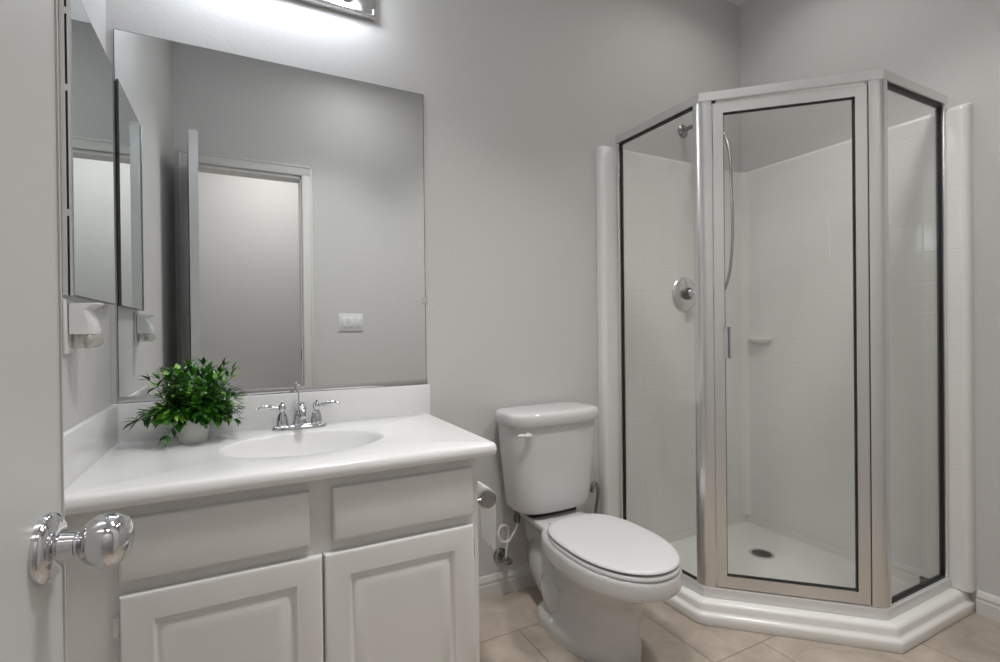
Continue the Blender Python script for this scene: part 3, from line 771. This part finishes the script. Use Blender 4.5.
obj('side_panel', surround_panel('r', '', SURR_RIGHT, 'y'), SURR_RIGHT, sr, angle=50)
# moulded corner column with a soap ledge
b = B()
def corner_ring(r, z, n=14):
    o = [Vector((SXF+0.004, -0.041, z))]
    for k in range(n+1):
        a = PI/2*k/n
        o.append(Vector((SXF+0.002 - r*(1-math.sin(a)), -0.043 - r*(1-math.cos(a)), z)))
    return o
loft(b, [corner_ring(r, z) for r, z in ((0.045, SZ0), (0.045, 1.80), (0.04, 1.83), (0.03, 1.84))], True, True, True)
obj('corner_cove', b, ACRYLIC_PAN, sr, angle=60)
b = B()
def ledge_ring(ry, rx, z, n=20):
    return [Vector((SXF+0.002-rx*math.sin(PI*k/n), -0.135-ry*math.cos(PI*k/n), z)) for k in range(n+1)]
loft(b, [ledge_ring(ry, rx, z) for ry, rx, z in ((0.040, 0.010, 0.955), (0.056, 0.030, 0.968), (0.062, 0.038, 0.978), (0.064, 0.040, 0.984), (0.062, 0.038, 0.988), (0.054, 0.030, 0.985))], True, True, True)
obj('soap_ledge', b, ACRYLIC_PAN, sr, angle=60)

# valve
vx, vz = 2.214, 1.205
va = thing('shower_valve', 'round chrome shower valve with a lever on the back shower wall', 'shower valve', (vx, -0.045, vz))
b = B(); lathe(b, [(0.0004, 0.081), (0.004, 0.081), (0.009, 0.076), (0.014, 0.062), (0.017, 0.045), (0.018, 0.03)], (vx, -0.045, vz), (0, -1, 0), 48); obj('escutcheon', b, SATIN, va)
b = B(); lathe(b, [(0.015, 0.030), (0.030, 0.028), (0.034, 0.020)], (vx, -0.045, vz), (0, -1, 0), 32); obj('sleeve', b, DARKMETAL, va)
b = B(); lathe(b, [(0.033, 0.019), (0.048, 0.021), (0.066, 0.022), (0.074, 0.018), (0.077, 0.008)], (vx, -0.045, vz), (0, -1, 0), 32)
tube(b, [(vx+0.010, -0.108, vz), (vx+0.040, -0.112, vz+0.003), (vx+0.085, -0.118, vz+0.006)], [0.010, 0.009, 0.0065], 14); obj('handle', b, CHROME, va)

# shower head
hx, hz = 2.262, 2.005
sh = thing('hand_shower', 'chrome shower arm with a hand shower and hanging metal hose inside the shower', 'shower head', (hx, 0, hz))
b = B(); lathe(b, [(0.0008, 0.032), (0.005, 0.031), (0.012, 0.020), (0.016, 0.012)], (hx, 0, hz), (0, -1, 0), 28); obj('flange', b, CHROME_DARKREFL, sh)
b = B(); tube(b, spline([(hx, -0.005, hz), (hx, -0.05, hz+0.003), (hx, -0.09, hz-0.006), (hx+0.002, -0.125, hz-0.035), (hx+0.004, -0.14, hz-0.06)], 6), 0.0105, 16); obj('arm', b, CHROME_DARKREFL, sh)
b = B(); lathe(b, [(0, 0.012), (0.01, 0.018), (0.05, 0.018), (0.06, 0.013)], (hx+0.004, -0.135, hz-0.05), (0.05, -0.25, -1), 20); obj('diverter', b, CHROME_DARKREFL, sh)
b = B()
lathe(b, [(-0.01, 0.010), (0.02, 0.034), (0.030, 0.045), (0.040, 0.047), (0.043, 0.043)], (hx-0.006, -0.150, hz-0.105), (-0.12, -0.45, -1), 32); obj('spray_head', b, DARKMETAL, sh)
b = B()
hz_ = [(hx+0.010, -0.150, hz-0.075), (hx+0.006, -0.205, hz-0.070), (hx+0.004, -0.238, hz-0.105), (hx+0.002, -0.262, hz-0.19), (hx, -0.272, hz-0.32), (hx, -0.276, hz-0.49), (hx, -0.272, hz-0.62), (hx, -0.256, hz-0.725), (hx+0.002, -0.225, hz-0.795), (hx+0.006, -0.17, hz-0.815), (hx+0.010, -0.125, hz-0.77), (hx+0.010, -0.108, hz-0.62), (hx+0.008, -0.112, hz-0.30), (hx+0.006, -0.128, hz-0.10)]
tube(b, spline(hz_, 10), 0.0068, 12); obj('hose', b, HOSEM, sh)

# enclosure
enc = thing('shower_enclosure', 'neo angle glass shower enclosure with bright metal frame', 'shower enclosure', (2.1, -0.5, 0.0752))
Z0, ZB, ZT, ZH = 0.0752, 0.113, 1.852, 1.886
def neo_rail(o0, o1, z0, z1, back=0.0465):
    bm = B()
    def ring(off, z):
        n0, n1, n2 = Vector((-1, 0)), DGN, Vector((0, -1))
        def miter(p, a, c_):
            bis = (a+c_).normalized(); return p + bis*(off/bis.dot(a))
        return [Vector((q.x, q.y, z)) for q in (Vector((GX-off, -back)), miter(A, n0, n1), miter(Bq, n1, n2), Vector((ROOM_W-back, GY-off)))]
    rgs = [ring(o0, z0), ring(o1, z0), ring(o1, z1), ring(o0, z1), ring(o0, z0)]
    R_ = [[bm.verts.new(p) for p in r] for r in rgs[:4]]
    for i in range(4):
        a, c_ = R_[i], R_[(i+1) % 4]
        for k in range(3): bm.faces.new((a[k], a[k+1], c_[k+1], c_[k]))
    bm.faces.new([R_[i][0] for i in range(4)]); bm.faces.new([R_[i][3] for i in range(3, -1, -1)])
    es = [e for e in bm.edges if len(e.link_faces) == 2]
    bmesh.ops.bevel(bm, geom=es, offset=0.0018, segments=2, affect='EDGES')
    return bm
obj('header_rail', neo_rail(-0.020, 0.020, ZT+0.002, ZH), SATIN, enc, angle=30)
obj('sill_rail', neo_rail(-0.018, 0.020, Z0, ZB-0.002), SILLM, enc, angle=30)
# wall jambs
box('wall_jamb', SATIN, enc, GX-0.014, GX+0.014, -0.062, -0.0465, ZB-0.001, ZT+0.001, bev=0.002)
box('wall_jamb', SATIN, enc, ROOM_W-0.062, ROOM_W-0.0465, GY-0.014, GY+0.014, ZB-0.001, ZT+0.001, bev=0.002)
# corner posts: rounded outer face between the fixed panel and the door
D3 = Vector((DGU.x, DGU.y, 0)); N3 = Vector((DGN.x, DGN.y, 0))
def prism(bm, poly, z0, z1, bev=0.0):
    loft(bm, [[Vector((p.x, p.y, z)) for p in poly] for z in (z0, z1)], True, True, True)
    if bev:
        es = [e for e in bm.edges if abs(e.verts[0].co.z-e.verts[1].co.z) > 0.1]
        bmesh.ops.bevel(bm, geom=es, offset=bev, segments=4, profile=0.5, affect='EDGES')
L3 = Vector((0, 1)); R3 = Vector((1, 0))
o_, i_ = 0.0165, 0.0165
def post_poly(P_, side):
    # side: direction from the corner along the fixed panel; g: direction along the door
    g = DGU if side is L3 else -DGU
    ns = Vector((-1, 0)) if side is L3 else Vector((0, -1))
    bis = (ns+DGN).normalized(); mo = P_ + bis*(o_/bis.dot(ns)); mi = P_ - bis*(i_/bis.dot(ns))
    ls, lg = 0.024, 0.034
    return [P_+side*ls+ns*o_, mo, P_+g*lg+DGN*o_, P_+g*lg-DGN*i_, mi, P_+side*ls-ns*i_], mo
for P_, sd in ((A, L3), (Bq, R3)):
    poly, mo = post_poly(P_, sd)
    b = B(); prism(b, poly, ZB-0.001, ZT+0.0025)
    es = [e for e in b.edges if abs(e.verts[0].co.z-e.verts[1].co.z) > 0.1 and (e.verts[0].co.xy-mo).length < 1e-4]
    bmesh.ops.bevel(b, geom=es, offset=0.014, segments=6, profile=0.5, affect='EDGES')
    es = [e for e in b.edges if abs(e.verts[0].co.z-e.verts[1].co.z) > 0.1 and len(e.link_faces) == 2 and e.calc_face_angle(0) > 1.0]
    bmesh.ops.bevel(b, geom=es, offset=0.002, segments=2, profile=0.5, affect='EDGES')
    obj('corner_post', b, SATIN, enc, angle=30)
# fixed panels: glass with a black gasket
def gasket(bm, p0, p1, nrm, z0, z1, w=0.006, t=0.005):
    """rectangular ring in the vertical plane p0-p1"""
    p0, p1, nrm = Vector((p0.x, p0.y, 0)), Vector((p1.x, p1.y, 0)), Vector((nrm.x, nrm.y, 0))
    u = (p1-p0).normalized()
    oriented_box(bm, p0, u, nrm, 0, (p1-p0).length, -t, t, z1-w, z1); oriented_box(bm, p0, u, nrm, 0, (p1-p0).length, -t, t, z0, z0+w)
    oriented_box(bm, p0, u, nrm, 0, w, -t, t, z0+w, z1-w); oriented_box(bm, p0, u, nrm, (p1-p0).length-w, (p1-p0).length, -t, t, z0+w, z1-w)
def pane(bm, p0, p1, nrm, z0, z1, t=0.003):
    p0, p1, nrm = Vector((p0.x, p0.y, 0)), Vector((p1.x, p1.y, 0)), Vector((nrm.x, nrm.y, 0))
    u = (p1-p0).normalized(); oriented_box(bm, p0, u, nrm, 0, (p1-p0).length, -t, t, z0, z1)
for p0, p1, nr in ((Vector((GX, -0.0625)), A + L3*0.0245, Vector((-1, 0))), (Bq + R3*0.0245, Vector((ROOM_W-0.0625, GY)), Vector((0, -1)))):
    b = B(); pane(b, p0, p1, nr, ZB-0.0012, ZT+0.0012); fp = obj('fixed_panel', b, SHOWERGLASS, enc, smooth=False)
    gw, gt = (0.0055, 0.0055) if nr.x < -0.5 else (0.0075, 0.008)
    b = B(); gasket(b, p0, p1, nr, ZB-0.001, ZT+0.001, w=gw, t=gt); obj('gasket', b, RUB_GAPSHADE, fp, smooth=False)
# door
d0, d1 = A + DGU*0.0375, Bq - DGU*0.0375
DZ0, DZ1 = ZB+0.003, ZT-0.008
fwid = 0.034
b = B()
dl = (d1-d0).length; d03 = Vector((d0.x, d0.y, 0))
for a0, a1, z0, z1 in ((0, fwid, DZ0, DZ1), (dl-fwid, dl, DZ0, DZ1), (fwid, dl-fwid, DZ1-fwid*1.05, DZ1), (fwid, dl-fwid, DZ0, DZ0+fwid*1.15)):
    oriented_box(b, d03, D3, N3, a0, a1, -0.012, 0.014, z0, z1, 0.0015)
sd_ = obj('shower_door', b, SATIN, enc, angle=30)
g0, g1 = d0 + DGU*fwid, d1 - DGU*fwid
b = B(); pane(b, g0, g1, DGN, DZ0+fwid*1.15, DZ1-fwid*1.05); obj('door_glass', b, SHOWERGLASS, sd_, smooth=False)
b = B(); gasket(b, g0, g1, DGN, DZ0+fwid*1.15, DZ1-fwid*1.05, w=0.0033, t=0.005); obj('gasket', b, RUB_GAPSHADE, sd_, smooth=False)
b = B(); g03 = Vector((g0.x, g0.y, 0))
for sgn in (1, -1):
    oriented_box(b, g03, D3, N3, -0.006, 0.016, min(0.013*sgn, 0.017*sgn), max(0.013*sgn, 0.017*sgn), 0.935, 1.045, 0.001)
    oriented_box(b, g03, D3, N3, 0.012, 0.017, min(0.013*sgn, 0.040*sgn), max(0.013*sgn, 0.040*sgn), 0.935, 1.045, 0.001)
obj('door_handle', b, CHROME, sd_)
b = B(); oriented_box(b, d03, D3, N3, -0.003, 0.010, 0.002, 0.0155, DZ1+0.0005, DZ1+0.009, 0.001); obj('door_bumper', b, RUB_GAPSHADE, sd_)

# ------------------------------------------------------------------ added fill lights on the ceiling, unseen (out of frame)
for nm, x, y, lab in (('hall_fill_light', 0.60, -2.15, 'added round fill light on the hall ceiling, unseen'),):
    cl = thing(nm, lab, 'ceiling light', (x, y, ROOM_H-0.07))
    b = B(); lathe(b, [(0.0005, 0.19), (0.022, 0.19), (0.026, 0.18), (0.026, 0.17)], (x, y, ROOM_H), (0, 0, -1), 40); obj('canopy', b, SATIN, cl)
    b = B(); lathe(b, [(0.024, 0.178), (0.045, 0.17), (0.062, 0.14), (0.072, 0.08), (0.075, 0.01)], (x, y, ROOM_H), (0, 0, -1), 40); obj('diffuser', b, DIFF, cl)

for (x, y, w_, sp_), lab in zip(FILL_LIGHTS, ('added round fill light, unseen, in front of the vanity', 'added round fill light, unseen, in front of the shower door', 'added round fill light, unseen, above the shower', 'added round fill light, unseen, just inside the doorway')):
    cl = thing('added_fill_light', lab, 'ceiling light', (x, y, ROOM_H-0.01))
    b = B(); lathe(b, [(0.0003, 0.145), (0.004, 0.145), (0.008, 0.138), (0.009, 0.128), (0.006, 0.126)], (x, y, ROOM_H), (0, 0, -1), 40); obj('trim_ring', b, PLASTIC, cl)
    b = B(); lathe(b, [(0.0005, 0.125), (0.005, 0.125), (0.0065, 0.11), (0.007, 0.01)], (x, y, ROOM_H), (0, 0, -1), 40); obj('lens', b, DIFF, cl)
